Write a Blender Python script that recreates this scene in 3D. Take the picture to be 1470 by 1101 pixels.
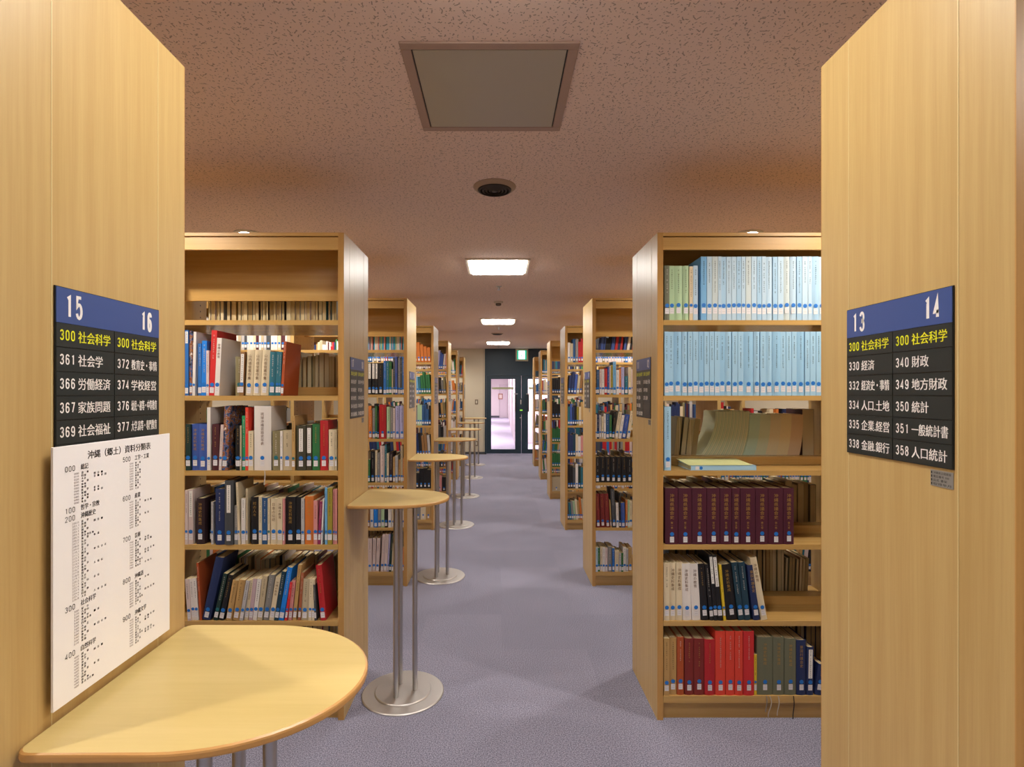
import bpy, bmesh, math, random
from mathutils import Vector, Matrix
sc = bpy.context.scene
for o in list(bpy.data.objects): bpy.data.objects.remove(o)
COL = sc.collection
PI = math.pi
R = random.Random(7)

# ---------------------------------------------------------------- camera
CAMZ, F = 1.51, 775.0
VX, VY = 715.5, 564.0
cam = bpy.data.cameras.new('camera'); co = bpy.data.objects.new('camera', cam); COL.objects.link(co)
co.location = (0, 0, CAMZ); co.rotation_euler = (PI/2, 0, 0)
cam.sensor_width = 36; cam.lens = F/1470*36
cam.shift_x = (735-VX)/1470; cam.shift_y = (VY-550.5)/1470
cam.clip_start = .02; cam.clip_end = 80
sc.camera = co
sc.view_settings.view_transform = 'Standard'; sc.view_settings.look = 'None'
sc.view_settings.gamma = 1; sc.view_settings.use_curve_mapping = False
sc.view_settings.exposure = 0.0
w = bpy.data.worlds.new('world'); sc.world = w; w.use_nodes = True
w.node_tree.nodes['Background'].inputs[0].default_value = (1, .9, .82, 1)
w.node_tree.nodes['Background'].inputs[1].default_value = .3

# geometry constants (metres)
H, PITCH, Y0, DEPTH = 2.25, 1.726, .765, .462
XL, XR = -.713, .7335
CEIL, BACK = 2.60, 13.3
SPOT_W, PANEL_E = 82.0, 31.5
def caseY(k): return Y0 + PITCH*k

def lamp(kind, name, loc, energy, color, rot=(0, 0, 0), **kw):
    l = bpy.data.lights.new(name, kind); l.energy = energy; l.color = color
    for a, b in kw.items(): setattr(l, a, b)
    o = bpy.data.objects.new(name, l); COL.objects.link(o); o.location = loc; o.rotation_euler = rot
    return o
WARM = (1.0, .91, .79)
DL = []                                        # round downlights in the aisles between the rows
for k in range(-3, 6):
    for x in (-1.71, 1.71): DL.append((x, 3.68+1.765*k))
for k in range(-2, 5):
    for x in (-3.5, 3.5): DL.append((x, 3.68+1.765*k))
for x, y in DL:
    lamp('SPOT', 'downlight_lamp', (x, y, CEIL-.03), SPOT_W, WARM, spot_size=math.radians(158), spot_blend=.6, shadow_soft_size=.04)
for (x, y, e) in ((-.1, 17, 130), (-.6, 23, 150), (-.6, 30, 150), (1.6, 14.9, 170)):  # unseen fill lights added for the corridor, last one brightens the right door glass
    lamp('AREA', 'corridor_fill', (x, y, 2.5), e, (1, .93, .95), size=1.0)

# ---------------------------------------------------------------- helpers
def lin(c):
    if isinstance(c, str):
        c = c.lstrip('#'); c = [int(c[i:i+2], 16)/255 for i in (0, 2, 4)]
        c = [x/12.92 if x <= .04045 else ((x+.055)/1.055)**2.4 for x in c]
    return (*c[:3], 1)
_m = {}
def mat(name, color, rough=.6, metal=0, spec=.5, emit=None, strength=0):
    key = (name, str(color))
    if key in _m: return _m[key]
    m = bpy.data.materials.new(name); m.use_nodes = True
    b = m.node_tree.nodes['Principled BSDF']
    b.inputs['Base Color'].default_value = lin(color); b.inputs['Roughness'].default_value = rough
    b.inputs['Metallic'].default_value = metal; b.inputs['Specular IOR Level'].default_value = spec
    if emit: b.inputs['Emission Color'].default_value = lin(emit); b.inputs['Emission Strength'].default_value = strength
    _m[key] = m; return m
def N(nt, t, **kw):
    n = nt.nodes.new(t)
    for a, b in kw.items():
        if a == 'inp':
            for i, v in b.items(): n.inputs[i].default_value = v
        else: setattr(n, a, b)
    return n
def wood(name, c1, c2, stretch, rough=.38, amount=1.0):
    m = mat(name, c1, rough); nt = m.node_tree; b = nt.nodes['Principled BSDF']
    tc = N(nt, 'ShaderNodeTexCoord'); mp = N(nt, 'ShaderNodeMapping'); mp.inputs['Scale'].default_value = stretch
    nt.links.new(tc.outputs['Object'], mp.inputs[0])
    n1 = N(nt, 'ShaderNodeTexNoise', inp={'Scale': 1.0, 'Detail': 4.0, 'Roughness': .6}); nt.links.new(mp.outputs[0], n1.inputs['Vector'])
    n2 = N(nt, 'ShaderNodeTexNoise', inp={'Scale': .16, 'Detail': 2.0}); nt.links.new(mp.outputs[0], n2.inputs['Vector'])
    mx = N(nt, 'ShaderNodeMath', operation='MULTIPLY_ADD'); nt.links.new(n1.outputs[0], mx.inputs[0]); mx.inputs[1].default_value = .6*amount
    nt.links.new(n2.outputs[0], mx.inputs[2])
    cr = N(nt, 'ShaderNodeValToRGB'); cr.color_ramp.elements[0].position = .55; cr.color_ramp.elements[1].position = 1.05
    cr.color_ramp.elements[0].color = lin(c1); cr.color_ramp.elements[1].color = lin(c2)
    nt.links.new(mx.outputs[0], cr.inputs[0]); nt.links.new(cr.outputs[0], b.inputs['Base Color'])
    bp = N(nt, 'ShaderNodeBump', inp={'Strength': .08, 'Distance': .001}); nt.links.new(n1.outputs[0], bp.inputs['Height']); nt.links.new(bp.outputs[0], b.inputs['Normal'])
    return m
W1, W2 = (.53, .36, .145), (.455, .292, .105)
WV = wood('maple_vertical', W1, W2, (260, 260, 7))
WH = wood('maple_horizontal', (.55, .345, .122), (.46, .275, .088), (7, 260, 260), rough=.2)
WE = wood('maple_edging', (.52, .285, .085), (.43, .225, .06), (200, 200, 6), rough=.4)
WEH = wood('maple_edging_horizontal', (.56, .335, .108), (.47, .265, .078), (6, 200, 200), rough=.4)
WT = wood('table_maple', (.59, .45, .19), (.535, .40, .155), (5, 90, 90), rough=.3)
WTE = wood('table_edge_maple', (.52, .28, .09), (.45, .23, .07), (20, 20, 200), rough=.35)
SEAM = mat('pale_edge_band', (.62, .49, .24), .4)
DARKWOOD = wood('shaded_back_board', W2, (.46, .27, .09), (7, 260, 260), rough=.5)
BLACK = mat('black_plastic', '#1a1a1a', .4)
STEEL = mat('satin_steel', (.50, .49, .49), .34, 1)
BRUSH = mat('brushed_steel', (.56, .535, .52), .4, .8)
WHITE = mat('white_paper', '#e6e2dc', .7)
LABEL = mat('label_paper', '#dcd8da', .6)
BLUEDOT = mat('blue_sticker', '#1a6fc4', .5)
TEALDOT = mat('teal_sticker', '#1e6a78', .5)
INK = mat('black_ink', '#24211f', .6)
GREYINK = mat('grey_ink', '#85787a', .7)
GOLD = mat('gold_foil', '#b08a48', .4, .3)
PAGES = wood('page_edges', '#d9c9a2', '#a8946a', (1400, 3, 3), rough=.8)

def mesh(name, V, Fc, mats, midx=None, smooth=False):
    me = bpy.data.meshes.new(name); me.from_pydata(V, [], Fc); me.update()
    for m in (mats if isinstance(mats, (list, tuple)) else [mats]): me.materials.append(m)
    if midx: me.polygons.foreach_set('material_index', midx)
    if smooth: me.polygons.foreach_set('use_smooth', [True]*len(me.polygons))
    return me
class MB:
    def __init__(s): s.v, s.f, s.m, s.mats = [], [], [], []
    def mi(s, m):
        if m not in s.mats: s.mats.append(m)
        return s.mats.index(m)
    def add(s, V, Fc, m):
        o = len(s.v); s.v += [tuple(p) for p in V]; i = s.mi(m)
        for f in Fc: s.f.append(tuple(o+q for q in f)); s.m.append(i)
    def box(s, x0, x1, y0, y1, z0, z1, m, M=None):
        V = [(x, y, z) for z in (z0, z1) for y in (y0, y1) for x in (x0, x1)]
        if M: V = [M @ Vector(p) for p in V]
        s.add(V, [(0, 2, 3, 1), (4, 5, 7, 6), (0, 1, 5, 4), (2, 6, 7, 3), (0, 4, 6, 2), (1, 3, 7, 5)], m); return s
    def lathe(s, prof, m, n=32, cx=0, cy=0, closed=True):
        V = [(cx+r*math.cos(2*PI*i/n), cy+r*math.sin(2*PI*i/n), z) for r, z in prof for i in range(n)]
        Fc = [(j*n+i, j*n+(i+1) % n, (j+1)*n+(i+1) % n, (j+1)*n+i) for j in range(len(prof)-1) for i in range(n)]
        if closed: Fc += [tuple(range(n))[::-1], tuple((len(prof)-1)*n+i for i in range(n))]
        s.add(V, Fc, m); return s
    def data(s, name): return mesh(name, s.v, s.f, s.mats, s.m)
    def build(s, name, parent=None, bevel=0, smooth=False, segs=2):
        me = s.data(name)
        o = link(name, me, parent)
        if bevel:
            bm = bmesh.new(); bm.from_mesh(me)
            es = [e for e in bm.edges if len(e.link_faces) == 2 and e.calc_face_angle() > .6]
            bmesh.ops.bevel(bm, geom=es, offset=bevel, segments=segs, affect='EDGES', profile=.5); bm.to_mesh(me); bm.free()
        if smooth:
            me.polygons.foreach_set('use_smooth', [True]*len(me.polygons)); me.set_sharp_from_angle(angle=.7)
        return o
def link(name, data, parent=None, loc=None):
    o = bpy.data.objects.new(name, data); COL.objects.link(o)
    if parent: o.parent = parent
    if loc: o.location = loc
    return o
def tag(o, label, cat, group=None, kind=None):
    o['label'] = label; o['category'] = cat
    if group: o['group'] = group
    if kind: o['kind'] = kind
    return o
def empty(name, loc, rz=0):
    o = link(name, None, None, loc); o.rotation_euler = (0, 0, rz); o.empty_display_size = .1; return o
def struct(o): o['kind'] = 'structure'; return o
def copy_tree(o, parent=None):
    c = o.copy(); COL.objects.link(c); c.parent = parent
    for ch in o.children: copy_tree(ch, c)
    return c

# text as flat print meshes -------------------------------------------------
_t = {}
def glyphs(s, vertical=False, res=2, bold=0):
    """triangulated text as (verts 2D normalised to a unit box, faces, aspect w/h)"""
    key = (s, vertical, bold)
    if key in _t: return _t[key]
    parts = [(s, 0)] if not vertical else [(c, i) for i, c in enumerate(s)]
    V, Fc = [], []
    for ch, i in parts:
        if ch in ' \u3000': continue
        cu = bpy.data.curves.new('t', 'FONT'); cu.body = ch; cu.size = 1; cu.resolution_u = res; pass
        if vertical: cu.align_x = 'CENTER'
        ob = bpy.data.objects.new('t', cu); COL.objects.link(ob)
        me = ob.to_mesh(); o = len(V)
        V += [(v.co.x, v.co.y - i*1.08) for v in me.vertices]
        Fc += [tuple(o+q for q in p.vertices) for p in me.polygons]
        ob.to_mesh_clear(); bpy.data.objects.remove(ob); bpy.data.curves.remove(cu)
    if not V: return [], [], 1
    x0 = min(v[0] for v in V); x1 = max(v[0] for v in V); y0 = min(v[1] for v in V); y1 = max(v[1] for v in V)
    ww, hh = max(x1-x0, 1e-4), max(y1-y0, 1e-4)
    _t[key] = ([((a-x0)/ww, (b-y0)/hh) for a, b in V], Fc, ww/hh)
    return _t[key]
def put_text(mb, s, x0, z0, wd, ht, y, m, vertical=False, bold=0):
    """fit text into the box x0..x0+wd, z0..z0+ht on the plane y (faces -y)"""
    V, Fc, a = glyphs(s, vertical)
    for q, dx in enumerate((0, -bold, bold) if bold else (0,)):
        mb.add([(x0+u*wd+dx, y+q*.00002, z0+v*ht) for u, v in V], Fc, m)
def _arc(cx, cy, rx, ry, a0, a1, n=12):
    return [(cx+rx*math.cos(math.radians(a0+(a1-a0)*i/n)), cy+ry*math.sin(math.radians(a0+(a1-a0)*i/n))) for i in range(n+1)]
_st = _arc(.5, .74, .5, .26, 0, 180)+_arc(.5, .26, .5, .26, 180, 360)
_six = [_arc(.5, .30, .5, .30, 0, 360, 20), _arc(.5, .74, .5, .26, 15, 180)+[(0, .3)]]
DG = {'0': [_st+[_st[0]]], '1': [[(.22, .84), (.62, .92), (.62, 0)]], '2': [_arc(.5, .74, .5, .26, 180, -25)+[(0, 0), (1, 0)]],
      '3': [_arc(.5, .76, .46, .24, 165, -80)+_arc(.5, .27, .5, .27, 80, -165)], '4': [[(.74, 0), (.74, 1), (0, .27), (1, .27)]],
      '5': [[(.92, 1), (.14, 1), (.06, .52)]+_arc(.5, .33, .5, .33, 125, -160)], '6': _six, '7': [[(0, 1), (1, 1), (.36, 0)]],
      '8': [_arc(.5, .77, .43, .23, 0, 360, 20), _arc(.5, .27, .5, .27, 0, 360, 20)], '9': [[(1-x, 1-y) for x, y in p] for p in _six]}
def put_digits(mb, s, x0, z0, dw, ht, y, m, t):
    """condensed sans numerals drawn as stroke ribbons"""
    for i, ch in enumerate(s):
        for qi, pl in enumerate(DG[ch]):
            W_, H_ = dw*.80-t, ht-t
            P_ = [Vector((x0+i*dw*1.1+t/2+u*W_, z0+t/2+v*H_)) for u, v in pl]
            P_ = [p for j, p in enumerate(P_) if j == 0 or (p-P_[j-1]).length > 1e-6]
            closed = (P_[0]-P_[-1]).length < 1e-6
            V = []
            for j, p in enumerate(P_):
                a = P_[j-1] if j else (P_[-2] if closed else p); b = P_[j+1] if j < len(P_)-1 else (P_[1] if closed else p)
                d1 = (p-a).normalized() if (p-a).length else (b-p).normalized(); d2 = (b-p).normalized() if (b-p).length else d1
                d = d1+d2; d = d.normalized() if d.length > .1 else d1
                n_ = Vector((-d.y, d.x)); k_ = t/2/max(.45, abs(n_.dot(Vector((-d1.y, d1.x)))))
                V += [(p.x+n_.x*k_, y-.0001*qi, p.y+n_.y*k_), (p.x-n_.x*k_, y-.0001*qi, p.y-n_.y*k_)]
            mb.add(V, [(2*j, 2*j+1, 2*j+3, 2*j+2) for j in range(len(P_)-1)], m)
def text_w(s, ht): return glyphs(s)[2]*ht

# ---------------------------------------------------------------- setting
# floor: slab with carpet tiles
def carpet():
    m = mat('carpet', (.2, .19, .26), .95, spec=.15); nt = m.node_tree; b = nt.nodes['Principled BSDF']
    tc = N(nt, 'ShaderNodeTexCoord'); g = N(nt, 'ShaderNodeNewGeometry')
    n1 = N(nt, 'ShaderNodeTexNoise', inp={'Scale': 185.0, 'Detail': 2.0, 'Roughness': .8}); nt.links.new(g.outputs['Position'], n1.inputs['Vector'])
    n2 = N(nt, 'ShaderNodeTexNoise', inp={'Scale': 3.0, 'Detail': 3.0}); nt.links.new(g.outputs['Position'], n2.inputs['Vector'])
    cr = N(nt, 'ShaderNodeValToRGB'); cr.color_ramp.elements[0].position = .37; cr.color_ramp.elements[1].position = .63
    cr.color_ramp.elements[0].color = (.10, .106, .15, 1); cr.color_ramp.elements[1].color = (.36, .345, .45, 1)
    nt.links.new(n1.outputs[0], cr.inputs[0])
    oi = N(nt, 'ShaderNodeObjectInfo'); mr = N(nt, 'ShaderNodeMapRange', inp={'To Min': .955, 'To Max': 1.045}); nt.links.new(oi.outputs['Random'], mr.inputs[0])
    mr2 = N(nt, 'ShaderNodeMapRange', inp={'To Min': .9, 'To Max': 1.1}); nt.links.new(n2.outputs[0], mr2.inputs[0])
    ml = N(nt, 'ShaderNodeMath', operation='MULTIPLY'); nt.links.new(mr.outputs[0], ml.inputs[0]); nt.links.new(mr2.outputs[0], ml.inputs[1])
    vm = N(nt, 'ShaderNodeVectorMath', operation='SCALE'); nt.links.new(cr.outputs[0], vm.inputs[0]); nt.links.new(ml.outputs[0], vm.inputs['Scale'])
    nt.links.new(vm.outputs[0], b.inputs['Base Color'])
    bp = N(nt, 'ShaderNodeBump', inp={'Strength': .5, 'Distance': .004}); nt.links.new(n1.outputs[0], bp.inputs['Height']); nt.links.new(bp.outputs[0], b.inputs['Normal'])
    return m
CARPET = carpet()
RX = 5.2
floor = struct(MB().box(-RX, RX, -3.2, BACK, -.1, -.006, CARPET).build('floor'))
tm = MB().box(0, .4999, 0, .4999, -.006, 0, CARPET).data('carpet_tile')
for i in range(-5, 5):
    for j in range(0, 27):
        link('carpet_tile', tm, floor, (.02+.5*i, -.32+.5*j, 0))
struct(MB().box(-RX, RX, -3.2, -.32, -.0055, 0, CARPET).box(-RX, -2.48, -.32, BACK, -.0055, 0, CARPET).box(2.52, RX, -.32, BACK, -.0055, 0, CARPET).box(-2.48, 2.52, 13.18, BACK, -.0055, 0, CARPET).build('carpet_border', floor))

def ceiling_mat():
    m = mat('fissured_ceiling', (.5, .4, .35), .9, spec=.2); nt = m.node_tree; b = nt.nodes['Principled BSDF']
    g = N(nt, 'ShaderNodeNewGeometry')
    def dashes(scale, ln, wd, off):
        mp = N(nt, 'ShaderNodeMapping'); mp.inputs['Scale'].default_value = (scale,)*3; mp.inputs['Location'].default_value = (off, off*.7, 0)
        nt.links.new(g.outputs['Position'], mp.inputs[0])
        nz = N(nt, 'ShaderNodeTexNoise', inp={'Scale': 1.1, 'Detail': 1.0}); nt.links.new(mp.outputs[0], nz.inputs['Vector'])
        ad = N(nt, 'ShaderNodeVectorMath', operation='MULTIPLY_ADD'); nt.links.new(nz.outputs['Color'], ad.inputs[0]); ad.inputs[1].default_value = (.35, .35, 0); nt.links.new(mp.outputs[0], ad.inputs[2])
        vo = N(nt, 'ShaderNodeTexVoronoi', voronoi_dimensions='2D', inp={'Scale': 1.0}); nt.links.new(ad.outputs[0], vo.inputs['Vector'])
        sb = N(nt, 'ShaderNodeVectorMath', operation='SUBTRACT'); nt.links.new(ad.outputs[0], sb.inputs[0]); nt.links.new(vo.outputs['Position'], sb.inputs[1])
        sc_ = N(nt, 'ShaderNodeSeparateColor'); nt.links.new(vo.outputs['Color'], sc_.inputs[0])
        an = N(nt, 'ShaderNodeMath', operation='MULTIPLY'); nt.links.new(sc_.outputs[0], an.inputs[0]); an.inputs[1].default_value = 3.14
        ro = N(nt, 'ShaderNodeVectorRotate', rotation_type='Z_AXIS'); nt.links.new(sb.outputs[0], ro.inputs['Vector']); nt.links.new(an.outputs[0], ro.inputs['Angle'])
        sp = N(nt, 'ShaderNodeSeparateXYZ'); nt.links.new(ro.outputs[0], sp.inputs[0])
        a = N(nt, 'ShaderNodeMath', operation='ABSOLUTE'); nt.links.new(sp.outputs[0], a.inputs[0])
        c = N(nt, 'ShaderNodeMath', operation='ABSOLUTE'); nt.links.new(sp.outputs[1], c.inputs[0])
        l1 = N(nt, 'ShaderNodeMath', operation='MULTIPLY'); nt.links.new(sc_.outputs[1], l1.inputs[0]); l1.inputs[1].default_value = ln
        s1 = N(nt, 'ShaderNodeMath', operation='LESS_THAN'); nt.links.new(a.outputs[0], s1.inputs[0]); nt.links.new(l1.outputs[0], s1.inputs[1])
        s2 = N(nt, 'ShaderNodeMath', operation='LESS_THAN'); nt.links.new(c.outputs[0], s2.inputs[0]); s2.inputs[1].default_value = wd
        mu = N(nt, 'ShaderNodeMath', operation='MULTIPLY'); nt.links.new(s1.outputs[0], mu.inputs[0]); nt.links.new(s2.outputs[0], mu.inputs[1])
        return mu
    d1 = dashes(36, .34, .065, 3.1); d2 = dashes(62, .26, .09, 9.7)
    mxx = N(nt, 'ShaderNodeMath', operation='MAXIMUM'); nt.links.new(d1.outputs[0], mxx.inputs[0]); nt.links.new(d2.outputs[0], mxx.inputs[1])
    mx = N(nt, 'ShaderNodeMix', data_type='RGBA'); mx.inputs[6].default_value = CEILC; mx.inputs[7].default_value = (.12, .085, .065, 1)
    fc = N(nt, 'ShaderNodeMath', operation='MULTIPLY'); nt.links.new(mxx.outputs[0], fc.inputs[0]); fc.inputs[1].default_value = .6
    nt.links.new(fc.outputs[0], mx.inputs[0]); nt.links.new(mx.outputs[2], b.inputs['Base Color'])
    return m
CEILC = (.80, .63, .555, 1)
CEILM = ceiling_mat()
struct(MB().box(-RX, RX, -3.2, BACK, CEIL, CEIL+.1, CEILM).build('ceiling'))
CREAM = mat('cream_wall_paint', '#cfc4ae', .8)
NAVY = mat('navy_painted_steel', '#213746', .45)
NAVY2 = mat('navy_panel', '#1f3443', .5)
struct(MB().box(-RX-.1, -RX, -3.2, BACK, 0, CEIL, CREAM).build('wall_left'))
struct(MB().box(RX, RX+.1, -3.2, BACK, 0, CEIL, CREAM).build('wall_right'))
struct(MB().box(-RX, RX, -3.3, -3.2, 0, CEIL, CREAM).build('wall_rear'))
DX0, DX1, DXM = -.335, 1.467, .566
wb = struct(MB().box(-RX, DX0, BACK, BACK+.12, 0, CEIL, CREAM).box(DX1, RX, BACK, BACK+.12, 0, CEIL, CREAM).build('wall_back'))
MB().box(-.372, -.366, BACK-.001, BACK, .06, CEIL, mat('joint', '#8d8473', .8)).build('panel_joint', wb)
struct(MB().box(-RX, DX0, BACK-.012, BACK, 0, .06, mat('grey_vinyl', '#4c4d50', .6)).build('baseboard_back'))
tr = struct(MB().box(DX0, DX1, BACK+.0, BACK+.1, 1.973, CEIL, NAVY2).build('wall_transom'))
MB().box(DX0, DX1, BACK-.012, BACK, 1.955, 1.985, NAVY).build('transom_rail', tr)
fr = struct(MB().box(DX0, DX0+.04, BACK-.015, BACK+.1, 0, 1.973, NAVY).box(DX1-.04, DX1, BACK-.015, BACK+.1, 0, 1.973, NAVY).box(DX0+.04, DX1-.04, BACK-.015, BACK+.1, 1.935, 1.973, NAVY).build('door_frame'))
GLASS = bpy.data.materials.new('clear_glass'); GLASS.use_nodes = True
_b = GLASS.node_tree.nodes['Principled BSDF']; _b.inputs['Transmission Weight'].default_value = 1; _b.inputs['Roughness'].default_value = 0; _b.inputs['IOR'].default_value = 1.1
def door(n, a, b, hx, glass0, glass1):
    d = empty('door_%d' % n, ((a+b)/2, BACK+.03, 0)); d['kind'] = 'structure'; cx = (a+b)/2
    m = MB()
    m.box(a-cx, glass0-cx, -.025, .025, .012, 1.933, NAVY); m.box(glass1-cx, b-cx, -.025, .025, .012, 1.933, NAVY)
    m.box(glass0-cx, glass1-cx, -.025, .025, .012, .12, NAVY); m.box(glass0-cx, glass1-cx, -.025, .025, 1.853, 1.933, NAVY)
    m.build('door_leaf', d)
    MB().box(glass0-cx, glass1-cx, -.004, .004, .12, 1.853, GLASS).build('pane', d)
    MB().box(glass0-cx+.02, glass1-cx-.04, -.0055, -.0045, 1.60, 1.65, mat('pale_green_film', '#aeb08c', .6)).build('glass_stripe', d)
    h = MB()
    h.box(hx-cx-.016, hx-cx+.016, -.085, -.06, 1.05, 1.47, BLACK)
    h.box(hx-cx-.01, hx-cx+.01, -.06, -.025, 1.08, 1.10, BLACK).box(hx-cx-.01, hx-cx+.01, -.06, -.025, 1.42, 1.44, BLACK)
    h.build('pull_handle', d)
    s = 1 if hx > cx else -1
    MB().box(hx-cx-.05, hx-cx+.05, -.06, -.025, 1.475, 1.495, STEEL).build('closer_arm', d)
    return d
d1 = door(1, DX0+.042, DXM-.002, .425, -.18, .4136)
d2 = door(2, DXM+.002, DX1-.042, .735, .729, 1.32)
lk = empty('door_lock', (.56, BACK+.005, 1.10)); tag(lk, 'black door lock plate with lit green key slot between the glass doors', 'lock')
MB().box(-.06, .06, -.02, 0, -.12, .28, NAVY2).build('plate', lk)
MB().box(-.034, .034, -.0225, -.02, -.03, .0, mat('green_indicator', '#8ad14a', .4, emit='#8ad14a', strength=.6)).build('indicator', lk)
MB().box(-.018, .0, -.0225, -.02, .13, .24, WHITE).build('paper_label', lk)
MB().lathe([(.016, 0), (.016, .004)], STEEL, 12).build('keyhole', lk).matrix_local = Matrix.Translation((-.02, -.02, -.2)) @ Matrix.Rotation(PI/2, 4, 'X')
# wall switch and outlet
for nm, z, hh, lb in (('wall_switch', 1.287, .12, 'steel light switch plate on the cream wall beside the navy door'), ('wall_socket', .265, .12, 'small socket plate low on the cream wall beside the navy door')):
    s_ = empty(nm, (-.54, BACK, z)); tag(s_, lb, 'switch' if 'switch' in nm else 'socket')
    MB().box(-.038, .038, -.008, 0, -.06, .06, mat('bronze_plate', '#7a6a58', .5)).build('plate', s_)
    MB().box(-.018, .018, -.011, -.008, -.035, .035, mat('cream_rocker', '#cfc6b4', .5)).build('rocker' if 'switch' in nm else 'socket_face', s_)
# exit sign
ex = empty('exit_sign', (.575, BACK, 2.29)); tag(ex, 'green and white lit emergency exit sign above the glass doors', 'exit sign')
MB().box(-.155, .155, -.05, 0, 0, .30, mat('beige_housing', '#b3a68e', .5)).build('housing', ex, bevel=.004)
MB().box(-.115, .115, -.053, -.05, .04, .265, mat('exit_green', '#1ba88a', .5, emit='#20b890', strength=1.0)).build('green_panel', ex)
g = MB(); EXW = mat('exit_white', '#ffffff', .5, emit='#f4fff8', strength=3.0)
g.box(-.075, .075, -.055, -.053, .055, .25, EXW); g.build('light_panel', ex)
g = MB(); EG = mat('exit_figure', '#2c9a78', .5, emit='#3fae8c', strength=.8)
for (x0, z0, x1, z1, t) in ((0, .17, -.015, .12, .02), (-.015, .12, .03, .095, .012), (.03, .095, .02, .065, .012), (-.015, .12, -.04, .09, .012), (-.04, .09, -.06, .09, .01), (0, .17, .035, .15, .01), (0, .17, -.035, .165, .01)):
    dx, dz = x1-x0, z1-z0; L = math.hypot(dx, dz); nx, nz = -dz/L*t/2, dx/L*t/2
    g.add([(x0+nx, -.0555, z0+nz), (x0-nx, -.0555, z0-nz), (x1-nx, -.0555, z1-nz), (x1+nx, -.0555, z1+nz)], [(0, 1, 2, 3)], EG)
g.add([(.012+.013*math.cos(i*PI/5), -.0555, .2+.013*math.sin(i*PI/5)) for i in range(10)], [tuple(range(10))], EG)
g.build('running_figure', ex)
# corridor beyond the doors
CW = mat('corridor_lilac_wall', '#d9cdd0', .7); CF = mat('corridor_floor_vinyl', '#b4afc8', .35)
struct(MB().box(-6, 6, BACK+.12, 34, -.1, -.004, CF).build('floor_corridor'))
struct(MB().box(-6, 6, BACK+.12, 34, 2.6, 2.7, CW).build('ceiling_corridor'))
m_ = MB(); m_.add([(.46, 14.2, 0), (.60, 33, 0), (.60, 33, 2.6), (.46, 14.2, 2.6), (.56, 14.2, 0), (.7, 33, 0), (.7, 33, 2.6), (.56, 14.2, 2.6)], [(0, 1, 2, 3), (4, 7, 6, 5), (0, 3, 7, 4), (3, 2, 6, 7), (1, 5, 6, 2), (0, 4, 5, 1)], CW)
struct(m_.build('wall_corridor_right'))
struct(MB().box(-3, .6, 33, 33.1, 0, 2.6, CW).build('wall_corridor_end'))
struct(MB().box(-1.5, -1.4, 14, 33, 0, 2.6, CW).build('wall_corridor_left'))
struct(MB().box(.6, 4, 16.2, 16.3, 0, 2.6, CW).build('wall_corridor_side'))
struct(MB().box(-3, .05, 32.97, 33, 0, .12, mat('dark_skirting', '#55545e', .6)).build('baseboard_corridor'))
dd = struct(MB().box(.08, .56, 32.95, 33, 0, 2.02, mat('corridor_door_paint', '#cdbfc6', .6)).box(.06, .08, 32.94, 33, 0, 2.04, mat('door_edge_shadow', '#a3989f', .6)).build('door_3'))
pf = empty('notice_frame', (.13, 32.94, 1.12)); tag(pf, 'small wooden framed notice on the pale door at the corridor end', 'frame')
MB().box(-.13, .13, -.02, 0, 0, .34, mat('red_wood_frame', '#a3614a', .5)).build('frame', pf)
MB().box(-.09, .09, -.023, -.02, .05, .29, mat('notice_paper', '#d8c8bc', .7)).build('notice', pf)

# ---------------------------------------------------------------- ceiling fittings
EMIT = mat('light_diffuser', '#ffffff', .5, emit=(1, .98, .93), strength=PANEL_E)
FRAME = mat('light_trim', '#cdbfae', .5)
for n, (y, lb) in enumerate(((1.11, 'square ceiling light directly over the nearest table'), (4.64, 'lit square ceiling light, largest one in view'), (8.17, 'lit square ceiling light, middle of the three in view'), (11.68, 'lit square ceiling light nearest to the glass doors'), (-2.4, 'square ceiling light behind the nearest bookcases'))):
    e = empty('ceiling_light', (-.005, y, CEIL)); tag(e, lb, 'light', 'square ceiling lights down the aisle')
    s = .245; m = MB()
    for a in ((-s-.02, s+.02, -s-.02, -s), (-s-.02, s+.02, s, s+.02), (-s-.02, -s, -s, s), (s, s+.02, -s, s)): m.box(*a, -.012, 0, FRAME)
    m.build('frame', e)
    MB().box(-.225, .225, -.24, .24, -.022, -.001, EMIT).build('diffuser', e)
LENS = mat('downlight_lens', '#ffffff', .5, emit=(1, .95, .86), strength=30)
first = None
for x, y in DL:
    if first is None:
        first = empty('downlight', (x, y, CEIL))
        MB().lathe([(.085, 0), (.085, -.008), (.062, -.012), (.062, -.002)], mat('downlight_ring', '#d0c8ba', .4), 24).build('ring', first)
        MB().lathe([(.060, -.003), (.055, -.013)], LENS, 24).build('lens', first)
        o = first
    else: o = copy_tree(first); o.location = (x, y, CEIL)
    side = 'left' if x < 0 else 'right'
    tag(o, 'small round ceiling downlight over the %s book rows' % side, 'downlight', 'round downlights over the %s book rows' % side)
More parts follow.
